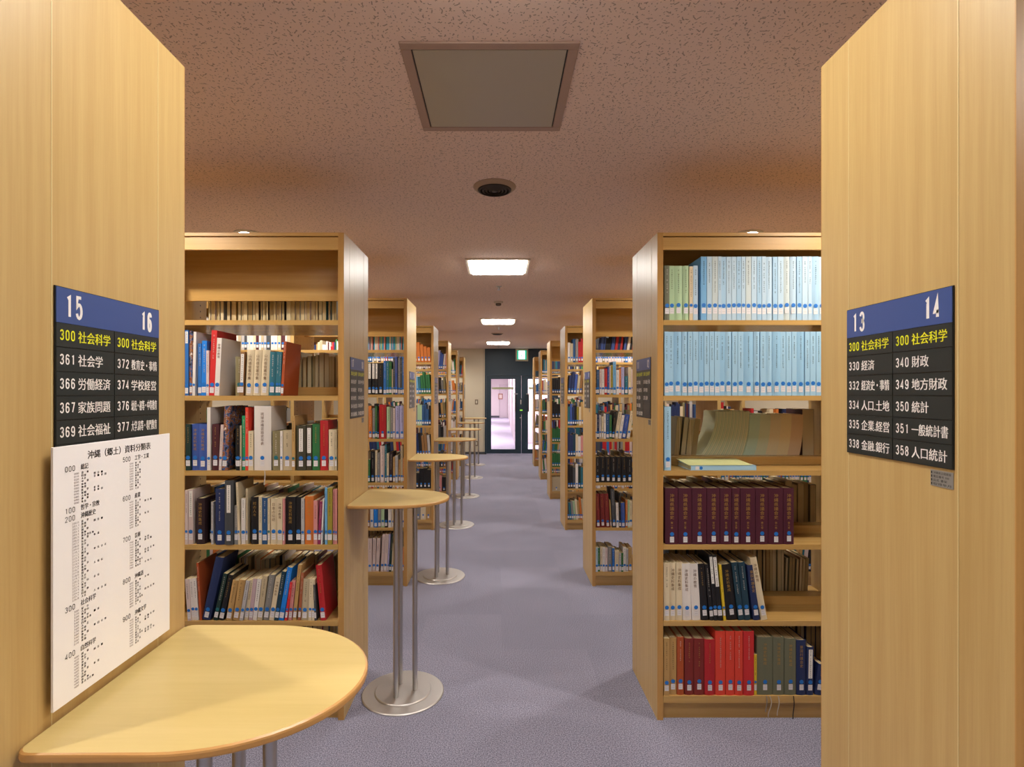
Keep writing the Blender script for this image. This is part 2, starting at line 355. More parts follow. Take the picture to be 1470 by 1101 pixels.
# access hatch
h = empty('ceiling_hatch', (-.028, 1.953, CEIL)); tag(h, 'square grey ceiling access panel in a pale metal frame above the aisle', 'hatch')
HF = mat('hatch_frame', '#a98f82', .55); m = MB(); s, t = .282, .249
for a in ((-s, s, -s, -t), (-s, s, t, s), (-s, -t, -t, t), (t, s, -t, t)): m.box(*a, -.008, 0, HF)
m.build('frame', h, bevel=.003)
MB().box(-t, t, -t, t, -.0025, -.001, BLACK).build('dark_gap', h)
MB().box(-t+.005, t-.005, -t+.003, t-.003, -.007, -.003, mat('hatch_panel', (.42, .38, .30), .32)).build('panel', h, bevel=.001)
def vent(y, lb):
    v = empty('ceiling_vent', (-.02, y, CEIL)); tag(v, lb, 'vent', 'round ceiling vents')
    MB().lathe([(.113, 0), (.113, -.004), (.095, -.018), (.089, -.018), (.089, -.004)], mat('vent_ring', '#a48d78', .5), 40, closed=False).build('ring', v, smooth=True)
    m = MB()
    for r in (.086, .068, .05, .032): m.lathe([(r, -.004), (r, -.022), (r-.01, -.026), (r-.012, -.006)], mat('vent_dark', '#2e2825', .6), 32, closed=False)
    m.lathe([(.018, -.004), (.018, -.026)], mat('vent_dark', '#2e2825', .6), 20)
    m.lathe([(.089, -.001), (.089, -.0035)], mat('vent_dark', '#2e2825', .6), 32)
    g_ = m.build('louvre', v, smooth=True); g_['kind'] = 'stuff'
vent(2.854, 'large dark round ceiling vent past the square hatch')
vent(9.88, 'small far round ceiling vent before the last ceiling light')
for y, lb in ((5.52, 'tiny ceiling sprinkler just past the largest lit light'), (8.99, 'tiny ceiling sprinkler just past the middle lit light'), (12.6, 'tiny ceiling sprinkler beside the exit sign wall')):
    s_ = empty('sprinkler', (.004, y, CEIL)); tag(s_, lb, 'sprinkler', 'ceiling sprinklers')
    MB().lathe([(.03, 0), (.03, -.004), (.012, -.008), (.01, -.03)], STEEL, 16).build('body', s_)
    MB().lathe([(.018, -.036), (.018, -.04)], STEEL, 12).lathe([(.004, -.03), (.004, -.037)], STEEL, 8).build('deflector', s_)
s_ = empty('smoke_detector', (0, 6.45, CEIL)); tag(s_, 'round white smoke detector on the ceiling between two lit lights', 'detector')
MB().lathe([(.055, 0), (.055, -.015), (.04, -.022)], mat('detector_plastic', '#c8b8a4', .5), 24).build('base', s_)
MB().lathe([(.032, -.022), (.034, -.042), (.02, -.05)], mat('detector_dark', '#5d4c42', .5), 20).build('sensor', s_)

# ---------------------------------------------------------------- bookcases
LEV = [1.846, 1.497, 1.151, .809, .4566, .111]
TH = .0225
def bookcase(k, side, label, bays=3, inner=None):
    """local x runs away from the aisle (mirrored for the left side), y from the near face"""
    s = -1 if side == 'L' else 1
    X = XL if side == 'L' else XR
    c = empty('bookcase', (X, caseY(k), 0))
    tag(c, label, 'bookcase', 'double sided maple bookcases along the aisle')
    inner = inner or (.857 if side == 'L' else .95)
    D, t = DEPTH, .027
    def bx(m, a, b, y0, y1, z0, z1, mt):
        a, b = (a, b) if s > 0 else (-b, -a)
        m.box(a, b, y0, y1, z0, z1, mt); return m
    # end panel on the aisle with darker edge bands
    bx(MB(), .0, t, .002, D-.002, 0, H, WV).build('end_panel', c)
    for y in (0, D-.002): bx(MB(), .0, t, y, y+.002, 0, H, WE).build('edge_band', c)
    for y in (.095, D-.098): bx(MB(), -.0006, 0, y, y+.002, 0, H, SEAM).build('seam_strip', c)
    W = t
    L = bays*(inner+t)+t
    bx(MB(), t, L, .0, D, H-.016, H, WEH).build('top_board', c, bevel=.001)
    for b in range(bays):
        a0, a1 = W, W+inner
        if b < bays-1 or True:
            bx(MB(), a1, a1+t, 0, D, 0, H-.016, WV).build('upright', c)
            m = MB()
            for yy in ((.06, D-.06) if s < 0 else ()):
                for q in range(62): bx(m, a1-.0008, a1, yy-.003, yy+.003, .15+q*.032, .157+q*.032, BLACK)
            if m.v: o = m.build('shelf_pin_holes', c); o['kind'] = 'stuff'
        for y in (.004, D-.022): bx(MB(), a0, a1, y, y+.018, H-.078, H-.021, WEH).build('header_rail', c)
        bx(MB(), a0, a1, D/2-.008, D/2+.008, 1.973, H-.016, WH).build('back_panel', c)
        for z in LEV:
            th = TH if z > .2 else .032
            for y0, y1 in ((.001, D/2-.001), (D/2+.001, D-.001)):
                bx(MB(), a0+.001, a1-.001, y0, y1, z-th, z, WH if th < .03 else WH).build('shelf', c)
            if z < 1.8:
                bx(MB(), a0+.001, a1-.001, .195, D-.195, z+.0005, z+.042, WH).build('centre_rail', c)
        for y in (.02, D-.036): bx(MB(), a0, a1, y, y+.016, 0, LEV[-1]-.032, WH).build('kick_board', c)
        W = a1+t
    return c
ordn = ['nearest', 'second', 'third', 'fourth', 'fifth', 'sixth', 'farthest']
for k in range(7):
    for sd in 'LR':
        nm = 'left' if sd == 'L' else 'right'
        lab = 'maple bookcase, %s from the camera on the %s side of the aisle' % (ordn[k], nm)
        bookcase(k, sd, lab, 3 if k < 3 else 2)

# ---------------------------------------------------------------- signs
SLATE = mat('sign_slate', '#262b2b', .35); SBLUE = mat('sign_blue', '#3b4f86', .35)
SBORD = mat('sign_border', '#15191a', .4)
SW = mat('sign_white_print', '#e8e2dc', .5); SY = mat('sign_yellow_print', '#dede10', .5)
SIGNS = {
 ('L', 0): ('15', '16', ['300 社会科学', '361 社会学', '366 労働経済', '367 家族問題', '369 社会福祉', ''], ['300 社会科学', '372 教育史・事情', '374 学校経営', '376 幼児・初等・中等教育', '377 大学.高等・専門教育', '']),
 ('R', 0): ('13', '14', ['300 社会科学', '330 経済', '332 経済史・事情', '334 人口.土地', '335 企業.経営', '338 金融.銀行'], ['300 社会科学', '340 財政', '349 地方財政', '350 統計', '351 一般統計書', '358 人口統計']),
 ('L', 1): ('17', '18', ['300 社会科学', '380 民俗学', '382 風俗史', '383 衣食住', '384 社会生活', '385 通過儀礼'], ['300 社会科学', '386 年中行事', '387 信仰', '388 伝説.民話', '389 民族学', '390 国防.軍事']),
 ('R', 1): ('11', '12', ['300 社会科学', '302 政治', '304 論文集', '306 団体', '308 叢書', '309 社会思想'], ['300 社会科学', '310 政治.行政', '318 地方', '320 法律', '', '']),
}
def lettering(s, x0, zc, y, m, mb):
    if not s: return
    num, kan = s.split(' ')
    put_digits(mb, num, x0, zc-.0085, .0104, .0175, y, m, .0023)
    wd = min(.019*len(kan), .078); put_text(mb, kan, x0+.0385, zc-.0100, wd-.001, .020, y, m, bold=.0003)
def sign(k, sd):
    L, Rn, a, b = SIGNS.get((sd, k), (None,)*4)
    if L is None:
        n = 15+2*k if sd == 'L' else 13-2*k
        if sd == 'L': L, Rn = str(n), str(n+1)
        else: L, Rn = str(max(n, 1)), str(max(n+1, 2))
        base = {2: '400', 3: '500', 4: '600', 5: '700', 6: '900'}[k] if sd == 'L' else {2: '200', 3: '200', 4: '100', 5: '000', 6: '000'}[k]
        nm = {'400': '自然科学', '500': '工学', '600': '産業', '700': '芸術', '900': '文学', '200': '歴史', '100': '哲学', '000': '総記'}[base]
        i0 = int(base[0])
        a = [base+' '+nm] + ['%d%d0 %s' % (i0, j, nm[:2]) for j in (1, 2, 3, 4, 5)]
        b = [base+' '+nm] + ['%d%d0 %s' % (i0, j, nm[:2]) for j in (6, 7, 8)] + ['', '']
    y = caseY(k)
    nmm = 'left' if sd == 'L' else 'right'
    if sd == 'L': e = empty('shelf_sign', (XL, y+.1, 1.386), PI/2)
    else: e = empty('shelf_sign', (XR, y+.367, 1.386), -PI/2)
    tag(e, 'blue topped slate shelf sign numbered %s and %s on %s %s bookcase' % (L, Rn, ordn[k], nmm), 'sign', 'shelf signs on the bookcase ends')
    Wd, Hh, hd = .2645, .297, .0587
    MB().box(0, Wd, -.0025, -.0003, 0, Hh, SBORD).build('backing', e)
    hp = MB().box(.0012, Wd-.0012, -.0036, -.0025, Hh-hd, Hh-.0012, SBLUE).build('header_plate', e)
    m = MB(); put_digits(m, L, .019, Hh-hd+.009, .0195, .040, -.0038, SW, .0052); put_digits(m, Rn, Wd-.019-.0215*len(Rn)+.004, Hh-hd+.009, .0175, .040, -.0038, SW, .0062); m.build('numerals', hp)
    rh = (Hh-hd)/6
    for i in range(6):
        z1 = Hh-hd-i*rh
        for (x0, x1, lst) in ((.0012, .1315, a), (.1332, Wd-.0012, b)):
            rp = MB().box(x0, x1, -.0035, -.0025, z1-rh+.0008, z1-.0008, SLATE).build('row_plate', e)
            if lst[i]:
                m = MB(); lettering(lst[i], x0+.007, z1-rh/2, -.0037, SY if i == 0 else SW, m); m.build('lettering', rp)
    # small silver inventory plate under the sign
    if sd == 'L': p = empty('inventory_label', (XL, y+.32, 1.354), PI/2)
    else: p = empty('inventory_label', (XR, y+.15, 1.354), -PI/2)
    tag(p, 'small silver inventory label under the sign on the %s %s bookcase' % (ordn[k], nmm), 'label', 'inventory labels under the shelf signs')
    MB().box(0, .046, -.0012, -.0006, 0, .027, mat('silver_label', '#9a9690', .4, .4)).build('plate', p)
    m = MB()
    if k == 0:
        for i, s_ in enumerate(('沖縄県立図書館', '備品番号 300', '品名 書架', '取得年月')):
            put_text(m, s_, .006, .0205-i*.0062, .036-.004*(i % 3), .0042, -.0014, INK)
        for q in range(4): m.add([(.0015, -.0014, .0205-q*.0062), (.004, -.0014, .0205-q*.0062), (.004, -.0014, .0245-q*.0062), (.0015, -.0014, .0245-q*.0062)], [(0, 1, 2, 3)], INK)
    else:
        for q in range(4): m.add([(.004, -.0014, .004+q*.0055), (.042, -.0014, .004+q*.0055), (.042, -.0014, .006+q*.0055), (.004, -.0014, .006+q*.0055)], [(0, 1, 2, 3)], INK)
    m.build('print', p)
for k in range(7):
    for sd in 'LR': sign(k, sd)

# poster board over the lower part of the nearest left sign
P = empty('classification_poster', (XL+.0095, .848, 1.007), PI/2)
tag(P, 'white classification chart board covered in small printed lists above the nearest table', 'poster')
PW, PH = .301, .417
MB().box(0, PW, -.004, 0, 0, PH, mat('poster_board', '#f0ecec', .45)).build('board', P, bevel=.0006)
MB().box(.03, .27, 0, .0035, .15, .165, WHITE).box(.03, .27, 0, .0098, .05, .06, WHITE).build('mounting_pads', P)
m = MB(); Y_ = -.0044
put_text(m, '沖縄（郷土）資料分類表', .071, .390, .166, .0145, Y_, INK, bold=.00035)
KJ = ['沖縄研究', '図書', '百科事典', '一般論文', '逐次刊行物', '団体', '新聞', '叢書', '郷土資料', '目録', '全書', '地理', '先史', '古琉球', '近世', '明治', '大正', '戦後史', '伝記', '紀行', '那覇', '首里', '島尻', '中頭', '国頭', '宮古', '八重山', '政治', '法律', '経済', '財政', '統計', '社会', '教育', '風俗', '国防', '数学', '物理', '化学', '天文', '地学', '生物', '植物', '動物', '医学']
def block(x, zc, num, name, n, start, wide=False, long=()):
    put_digits(m, num, x, zc-.0046, .0068, .0092, Y_, INK, .0011)
    put_text(m, name, x+.033, zc-.0044, .0086*len(name)-.001, .0096, Y_, INK, bold=.0002)
    for i in range(n):
        z = zc-.0098-.00485*i
        put_text(m, '%d%s0' % (start, '0123456789'[i % 10]) if not wide else '2%02d.%d' % (i, i % 9), x+(.0185 if not wide else .0145), z-.0016, .0100 if not wide else .014, .0032, Y_, GREYINK)
        s_ = KJ[(i*7+start*5+len(name)) % len(KJ)]
        xx = x+.0345
        for c in (s_ if i % 3 else s_[0]+' '+s_[-1]):
            if c != ' ': put_text(m, c, xx, z-.0018, .0038, .0037, Y_, INK, bold=.0002)
            xx += .0058
        if i % 5 in long:
            for q in range(2+i % 3): put_text(m, KJ[(i+q) % 40][0], x+.062+q*.0085, z-.0018, .0038, .0037, Y_, INK, bold=.0002)
block(.023, .379, '000', '総記', 11, 0, long=(1, 2))
block(.023, .311, '100', '哲学・宗教', 0, 1)
block(.023, .2975, '200', '沖縄歴史', 27, 2, True, long=(1,))
block(.023, .151, '300', '社会科学', 12, 3, long=(3,))
block(.023, .075, '400', '自然科学', 11, 4, long=(1,))
block(.157, .378, '500', '工学・工業', 11, 5)
block(.157, .305, '600', '産業', 11, 6, long=(1,))
block(.157, .228, '700', '芸術', 11, 7, long=(0, 1))
block(.157, .150, '800', '沖縄語', 10, 8, long=(0,))
block(.157, .080, '900', '沖縄文学', 11, 9, long=(2, 3))
m.build('printed_lists', P)

# ---------------------------------------------------------------- tables
def table_outline(n=28):
    a, b, r = .464, .2215, .02
    pts = []
    # straight sides then half ellipse nose
    sx = .20; ex_ = a-sx
    for i in range(n+1):
        t = -PI/2+PI*i/n
        pts.append((sx+ex_*math.cos(t), b*math.sin(t)))
    for i in range(5):
        t = PI/2+PI/2*i/4; pts.append((r+.002+r*math.cos(t), b-r+r*math.sin(t)))
    for i in range(5):
        t = PI+PI/2*i/4; pts.append((r+.002+r*math.cos(t), -b+r+r*math.sin(t)))
    return pts
def make_table():
    e = empty('counter_table', (XL, 0, 0))
    pts = table_outline(); n = len(pts); zt, th, rr = .983, .015, .0045
    cx, cy = .2, 0
    def ring(z, ins):
        out = []
        for x, y in pts:
            d = math.hypot(x-cx, y-cy); out.append((x-(x-cx)/d*ins, y-(y-cy)/d*ins, z))
        return out
    rings = [ring(zt-th, rr), ring(zt-th+rr*.4, rr*.2), ring(zt-th+rr, 0), ring(zt-rr, 0), ring(zt-rr*.4, rr*.2), ring(zt, rr)]
    V = [p for r_ in rings for p in r_]
    Fs = [(j*n+i, j*n+(i+1) % n, (j+1)*n+(i+1) % n, (j+1)*n+i) for j in range(5) for i in range(n)]
    me = mesh('table_top', V, Fs+[tuple(range(n))[::-1], tuple(5*n+i for i in range(n))], [WTE, WT], [0]*(5*n)+[0, 1])
    link('table_top', me, e)
    br = MB().box(.0, .16, -.03, .03, zt-th-.012, zt-th, STEEL).build('wall_bracket', e)
    b = MB().lathe([(.204, 0), (.204, .004), (.200, .008), (.142, .0085)], BRUSH, 64).build('base_plate', e, smooth=True)
    b.location = (.233, -.0125, 0)
    MB().lathe([(.140, .0085), (.140, .013), (.137, .016), (.05, .0165)], BRUSH, 64).build('raised_disc', b, smooth=True)
    for x, y in ((.209, -.0825), (.209, .0405), (.293, -.0155)):
        MB().lathe([(.0125, .016), (.0125, zt-th)], STEEL, 20, x, y).build('pole', e, smooth=True)
    MB().lathe([(.10, zt-th-.006), (.10, zt-th)], STEEL, 32, .237, -.022).build('mounting_plate', e, smooth=True)
    return e
t0 = make_table()
for k in range(7):
    o = t0 if k == 0 else copy_tree(t0)
    o.location = (XL, caseY(k)+.2435, 0)
    tag(o, 'half oval maple counter table on three steel poles, %s from the camera' % ordn[k], 'table', 'counter tables on the left bookcase ends')

# ---------------------------------------------------------------- books
CN = {'cr': ('cream', '#d6c6a6'), 'wh': ('white', '#dcd5d0'), 'pw': ('pinkish white', '#d0bcb8'), 'bl': ('blue', '#2a68b0'), 'bb': ('bright blue', '#1a7ad8'), 'nv': ('navy', '#1d2c58'),
      'mb': ('mid blue', '#3a55a0'), 'db': ('steel blue', '#28507e'), 'lb': ('light blue', '#6fa8d4'), 'pb': ('pale blue', '#9cc4de'), 'p2': ('pale blue', '#90bcda'), 'ib': ('icy blue', '#adc6d8'), 'i2': ('icy blue', '#9bbdd6'), 'i3': ('icy blue', '#b9c6c8'), 'cy': ('cyan', '#3fa6cf'),
      'te': ('teal', '#24697a'), 'dt': ('dark teal', '#17394a'), 'gn': ('green', '#2a6b3a'), 'bg': ('bright green', '#1e9060'), 'dg': ('dark green', '#15302c'), 'pg': ('pale green', '#a8c49c'),
      'ol': ('olive', '#837a58'), 'do': ('dark olive', '#3e3a28'), 'yl': ('yellow', '#d8b82a'), 'oy': ('olive yellow', '#9a8a30'), 'og': ('orange', '#c8702a'), 'ru': ('rust', '#a84c22'),
      'rd': ('red', '#b01f26'), 'br': ('bright red', '#d8402e'), 'sr': ('scarlet', '#c82a2c'), 'dr': ('dark red', '#7a2420'), 'mr': ('maroon', '#4a1a24'), 'bu': ('burgundy', '#481228'), 'pl': ('plum', '#2a161e'),
      'bk': ('black', '#17161a'), 'gy': ('grey', '#83807e'), 'dk': ('charcoal', '#44464a'), 'lg': ('light grey', '#b4b0b0'), 'sg': ('sage grey', '#6b6c56'), 'tn': ('tan', '#b8925a'), 'bn': ('brown', '#8a6238'),
      'be': ('beige', '#b8a88a'), 'pk': ('pink', '#cf8a88'), 'mg': ('magenta', '#8e2a56'), 'li': ('lilac', '#a8a4cc'), 'pp': ('patterned', '#8a6a4c'), 'tp': ('terracotta', '#a05a3a'), 'mv': ('mauve', '#bba0a8')}
def bmat(c):
    nm, hx = CN[c]
    key = 'cover_'+nm.replace(' ', '_')+hx[1:]
    m = mat(key, hx, .48 if c in ('rd', 'sr', 'bb', 'bl', 'bk') else .6)
    if c == 'pp' and not m.get('done'):
        m['done'] = 1; nt = m.node_tree
        vo = N(nt, 'ShaderNodeTexNoise', inp={'Scale': 45.0, 'Detail': 3.0}); tc = N(nt, 'ShaderNodeTexCoord'); nt.links.new(tc.outputs['Object'], vo.inputs['Vector'])
        cr = N(nt, 'ShaderNodeValToRGB'); e = cr.color_ramp; e.elements[0].color = lin('#1b1715'); e.elements[0].position = .35; e.elements[1].color = lin('#dfd0c4'); e.elements[1].position = .7
        for p_, c_ in ((.45, '#3a5a90'), (.52, '#a8662c'), (.6, '#5a3020')): q = e.elements.new(p_); q.color = lin(c_)
        nt.links.new(vo.outputs[0], cr.inputs[0]); nt.links.new(cr.outputs[0], nt.nodes['Principled BSDF'].inputs['Base Color'])
    return m
def cover_geo(w, h, d, hard):
    """U shaped cover: rounded spine in front (y=0), two boards"""
    t = min(.0022, w*.16) if hard else min(.0006, w*.08)
    bul = min(w*.14, .004) if hard else 0
    n = 6 if hard else 1
    outer = [(0, d)] + [(w*i/n, bul*(1-math.sin(PI*i/n))) for i in range(n+1)] + [(w, d)]
    inner = [(w-t, d)] + [(w-t-(w-2*t)*i/n, t+bul*(1-math.sin(PI*i/n))) for i in range(n+1)] + [(t, d)]
    loop = outer+inner; L = len(loop)
    V = [(x, y, 0) for x, y in loop]+[(x, y, h) for x, y in loop]
    Fs = [(i, (i+1) % L, L+(i+1) % L, L+i) for i in range(L)]
    m = len(outer)
    for i in range(m-1):                       # top and bottom rims
        a, b, c, e = i, i+1, L-2-i, L-1-i
        Fs.append((L+a, L+b, L+c, L+e)); Fs.append((e, c, b, a))
    return V, Fs, t, bul
TITLES = {'ken': '沖縄県議会史', 'nen': '琉球沖縄芸能史年表', 'sho': '山内徳信著作集', 'zen': '日本の伝統', 'gi': '粟国村議会史', 'ron': '沖縄史料集成', 'kyo': '沖縄の教育', 'jin': '村の人々'}
def marks(m, w, h, z0, z1, mt, seed, yy=-.0004):
    rr = random.Random(seed); z = z1; s = min(w*.42, .0075)
    cx = w/2
    while z > z0+s:
        if rr.random() < .88:
            a = s*(.7+.3*rr.random()); x0 = cx-a/2
            # a small cluster of strokes
            for q in range(3):
                zz = z-a*(.1+.34*q); l = a*(.6+.4*rr.random())
                m.add([(cx-l/2, yy, zz-a*.10), (cx+l/2, yy, zz-a*.10), (cx+l/2, yy, zz), (cx-l/2, yy, zz)], [(0, 1, 2, 3)], mt)
            xo = (rr.random()-.5)*a*.5
            m.add([(cx+xo-a*.06, yy, z-a), (cx+xo+a*.06, yy, z-a), (cx+xo+a*.06, yy, z), (cx+xo-a*.06, yy, z)], [(0, 1, 2, 3)], mt)
        z -= s*1.25
def geo_book(mb, x, y, z, w, h, d, ang, mt, pg=PAGES, sticker=True, flip=False):
    """whole book into a joined mesh (for the masses past the count limit)"""
    M = Matrix.Translation((x, y, z)) @ Matrix.Rotation(ang, 4, 'Y')
    if flip: M = M @ Matrix.Translation((w, 0, 0)) @ Matrix.Rotation(PI, 4, 'Z')
    V, Fs, t, b = cover_geo(w, h, d, False)
    mb.add([M @ Vector(p) for p in V], Fs, mt)
    mb.box(t, w-t, t+.001, d-.002, .001, h-.0012, pg, M)
    if sticker and w > .004:
        a = min(w*.42, .0085)
        for (z0, z1, q) in ((.018, .040, LABEL), (.044, .060, BLUEDOT)):
            mb.add([M @ Vector(p) for p in ((w/2-a, -.0004, z0), (w/2+a, -.0004, z0), (w/2+a, -.0004, z1), (w/2-a, -.0004, z1))], [(0, 1, 2, 3)], q)
LIGHTC = {'p2', 'i2', 'i3', 'cr', 'wh', 'pw', 'ib', 'pb', 'pg', 'be', 'lg', 'li', 'pk', 'yl', 'tn', 'lb', 'oy'}
ORD = ['first', 'second', 'third', 'fourth', 'fifth', 'sixth', 'seventh', 'eighth', 'ninth', 'tenth', 'eleventh', 'twelfth', 'thirteenth', 'fourteenth', 'fifteenth', 'sixteenth', 'seventeenth', 'eighteenth', 'nineteenth', 'twentieth'] + ['twenty-'+s for s in ('first', 'second', 'third', 'fourth', 'fifth', 'sixth', 'seventh', 'eighth', 'ninth')] + ['thirtieth', 'thirty-first', 'thirty-second', 'thirty-third', 'thirty-fourth', 'thirty-fifth', 'thirty-sixth']
SHN = ['top', 'second', 'third', 'fourth', 'fifth', 'bottom']
def book(x, y, z, w, h, d, ang, c, name='book', hard=None, title=None, sticker=1, strip=None, pages=PAGES, dz=0.0, vol=None):
    seed = int(abs(x)*10000)+int(h*5000)
    if hard is None: hard = w > .026 or c in ('bk', 'bu', 'dr', 'rd', 'nv', 'sg', 'mr', 'pl', 'mb') and w > .012
    V, Fs, t, bul = cover_geo(w, h, d, hard)
    o = link(name, mesh('cover', V, Fs, bmat(c)), None, (x, y, z)); o.rotation_euler = (0, ang, 0)
    e = .003 if hard else .0006
    MB().box(t+.0002, w-t-.0002, t+bul+.0002, d-(e if hard else .0002), e, h-e, pages).build('page_block', o)
    a = min(w*.46, .0095)
    if sticker:
        zc = .050+dz+((seed % 5)-2)*.0012
        m = MB(); m.add([(w/2-a, -.0005, zc-.038), (w/2+a, -.0005, zc-.038), (w/2+a, -.0005, zc-.012), (w/2-a, -.0005, zc-.012)], [(0, 1, 2, 3)], LABEL)
        m.add([(w/2-a*.7, -.0007, zc-.019), (w/2+a*.7, -.0007, zc-.019), (w/2+a*.7, -.0007, zc-.0183), (w/2-a*.7, -.0007, zc-.0183)], [(0, 1, 2, 3)], GREYINK)
        m.add([(w/2-a*.7, -.0007, zc-.028), (w/2+a*.7, -.0007, zc-.028), (w/2+a*.7, -.0007, zc-.0273), (w/2-a*.7, -.0007, zc-.0273)], [(0, 1, 2, 3)], GREYINK)
        m.build('call_number_label', o)
        n = 12; r = a
        MB().add([(w/2+r*math.cos(2*PI*i/n), -.0006, zc+r*math.sin(2*PI*i/n)*(.0085/a if a > .006 else 1.2)) for i in range(n)], [tuple(range(n))], BLUEDOT if sticker == 1 else TEALDOT) if False else None
        mm = MB(); mm.add([(w/2+r*math.cos(2*PI*i/n), -.0006, zc+max(r, .0065)*math.sin(2*PI*i/n)) for i in range(n)], [tuple(range(n))], BLUEDOT if sticker == 1 else TEALDOT); mm.build('round_sticker', o)
    ink = INK if c in LIGHTC else (GOLD if c in ('bu', 'nv', 'mr', 'bk', 'dr', 'dg', 'do', 'pl', 'mb', 'gn', 'rd') and seed % 3 else mat('pale_print', '#c9bfb4', .6))
    if strip:
        m = MB(); z0, z1 = h*strip[0], h*strip[1]; a2 = min(w*.36, .009)
        m.add([(w/2-a2, -.0004, z0), (w/2+a2, -.0004, z0), (w/2+a2, -.0004, z1), (w/2-a2, -.0004, z1)], [(0, 1, 2, 3)], WHITE)
        marks(m, w, h, z0, z1-.003, INK, seed, -.0007); m.build('title_strip', o)
    elif title in TITLES:
        m = MB(); s = min(w*.55, .0195 if title == 'ken' else .015); ttl = TITLES[title]; hh = len(ttl)*s*(1.0 if title == 'ken' else 1.12)
        if hh > h*.66: hh = h*.66
        put_text(m, ttl, w/2-s/2, h*.90-hh, s, hh, -.0006, GOLD if c not in LIGHTC else mat('brown_title', '#6a4a34', .6), vertical=True)
        if vol: put_text(m, '第%s巻' % vol, w/2-s*.3, h*.90-hh-.045, s*.55, .033, -.0006, GOLD, vertical=True)
        m.build('title', o)
    elif w > .009 and title != 0:
        m = MB(); marks(m, w, h, h*(.42+.2*((seed*7) % 3)/3), h*.93, ink, seed); m.build('title', o)
    return o
def shelf_x(px, Y): return (px-VX)*Y/F
def run(k, case, lev, items, name='book', cat='book', gnm=None, S=None, depth=.165, extra=None, individual=True, mb=None, dz=0.0):
    Yf = caseY(k); ppm = F/Yf; z = LEV[lev]+.0005; out = []
    zb = VY+(CAMZ-LEV[lev])*ppm
    n = len(items)
    prev_end = -9
    for i, it in enumerate(items):
        x0, x1, top, c = it[:4]; dx = it[4] if len(it) > 4 else 0; opt = it[5] if len(it) > 5 else {}
        w_ = (x1-x0)/ppm-.0006; hv = (zb-top)/ppm
        ang = math.atan2(dx, zb-top); hgt = hv/math.cos(ang)-abs(w_*math.sin(ang))*.5
        d = opt.get('d', depth*(.9+.1*((i*37) % 7)/6))
        yy = Yf+.003+opt.get('y', .0008*((i*53) % 9))
        w_ = w_*math.cos(ang)
        zz = z+(w_*math.sin(ang) if ang > 0 else 0)
        xx = (x0-VX)/ppm
        if individual:
            o = book(xx, yy, zz, w_, hgt, d, ang, c, name, hard=opt.get('hard'), title=opt.get('t'), sticker=opt.get('s', 1), strip=opt.get('strip'), dz=opt.get('dz', dz), vol=opt.get('v'))
            ad = 'leaning ' if abs(dx) > 5*ppm/311 else ''
            if hgt > .285: ad += 'tall '
            if w_ < .014: ad += 'thin '
            elif w_ > .045: ad += 'thick '
            if opt.get('strip'): ad += 'labelled '
            pos = ORD[i]+' from left' if i < n/2+.5 or n < 4 else (ORD[n-1-i]+' from right' if n-1-i > 0 else 'last at right')
            tag(o, '%s%s %s, %s on %s shelf of %s bookcase' % (ad, CN[c][0], cat, pos, SHN[lev], case), cat, gnm or 'books on the %s shelf of the %s bookcase' % (SHN[lev], case))
            out.append(o)
        else:
            geo_book(mb, xx, yy, zz, w_, hgt, d, ang, bmat(c))
    return out
nl, nr, sl, sr = 'near left', 'near right', 'second left', 'second right'
run(1, nl, 1, [(265, 270, 474, 'bl', 0, {'strip': (.8, .98)}), (270, 274.5, 475, 'pp'), (274.5, 278.5, 476, 'wh', 2, {'t': 0}), (283, 288, 493, 'bl', 0), (288, 295, 489, 'bb', 1), (295, 299, 503, 'pw'),
     (299, 307, 474, 'sr', 4, {'d': .185}), (307, 314, 485, 'wh', 4, {'d': .185, 't': 'kyo'}), (331, 343, 511, 'ol', 0, {'y': .04, 'd': .14, 's': 2}), (343, 349, 505, 'bn', 2, {'strip': (.3, .95)}),
     (350, 361, 502, 'cr', 3, {'t': 'sho'}), (361.5, 372, 502, 'cr', 3, {'t': 'sho'}), (372.5, 384, 502, 'cr', 3, {'t': 'sho'}), (384.5, 394, 505, 'te', 2), (394.5, 399, 505, 'te', 2), (399, 402, 505, 'te', 2), (402, 406, 490, 'ru', 5, {'d': .185})])
run(1, nl, 2, [(266, 273, 609, 'dg'), (273, 284, 609, 'mb', 0, {'t': 'ron'}), (284, 295.5, 609, 'mb', 0, {'t': 'ron'}), (296, 301, 585, 'wh', 0, {'d': .185, 't': 0}), (303, 313, 609, 'mr'), (313, 317, 610, 'pw', 3),
     (317, 325.5, 583, 'pp', 4, {'d': .18}), (333, 336.5, 612, 'dg', 0, {'y': .03, 'd': .13}), (338, 344, 611, 'bk'), (344, 346, 611, 'be'), (346, 351, 597, 'bg'), (351, 355.5, 585, 'br', 0), (355.5, 362.5, 619, 'cr'),
     (363.5, 388, 583, 'wh', 0, {'hard': True, 't': 'nen', 'd': .185}), (390, 401, 619, 'ol', 0, {'s': 2}), (401.5, 405, 619, 'wh'), (405, 418.5, 618, 'be', 0), (418.5, 423, 597, 'tn', 0, {'s': 2}),
     (425, 438.5, 611, 'do', 0, {'strip': (.42, .93)}), (439, 446.5, 610, 'do', 0, {'strip': (.38, .93)}), (447, 458, 609, 'gn'), (458.5, 470, 604, 'rd'), (471, 479.5, 617, 'cr'), (480, 483, 617, 'be', 0, {'s': 2})], dz=.008)
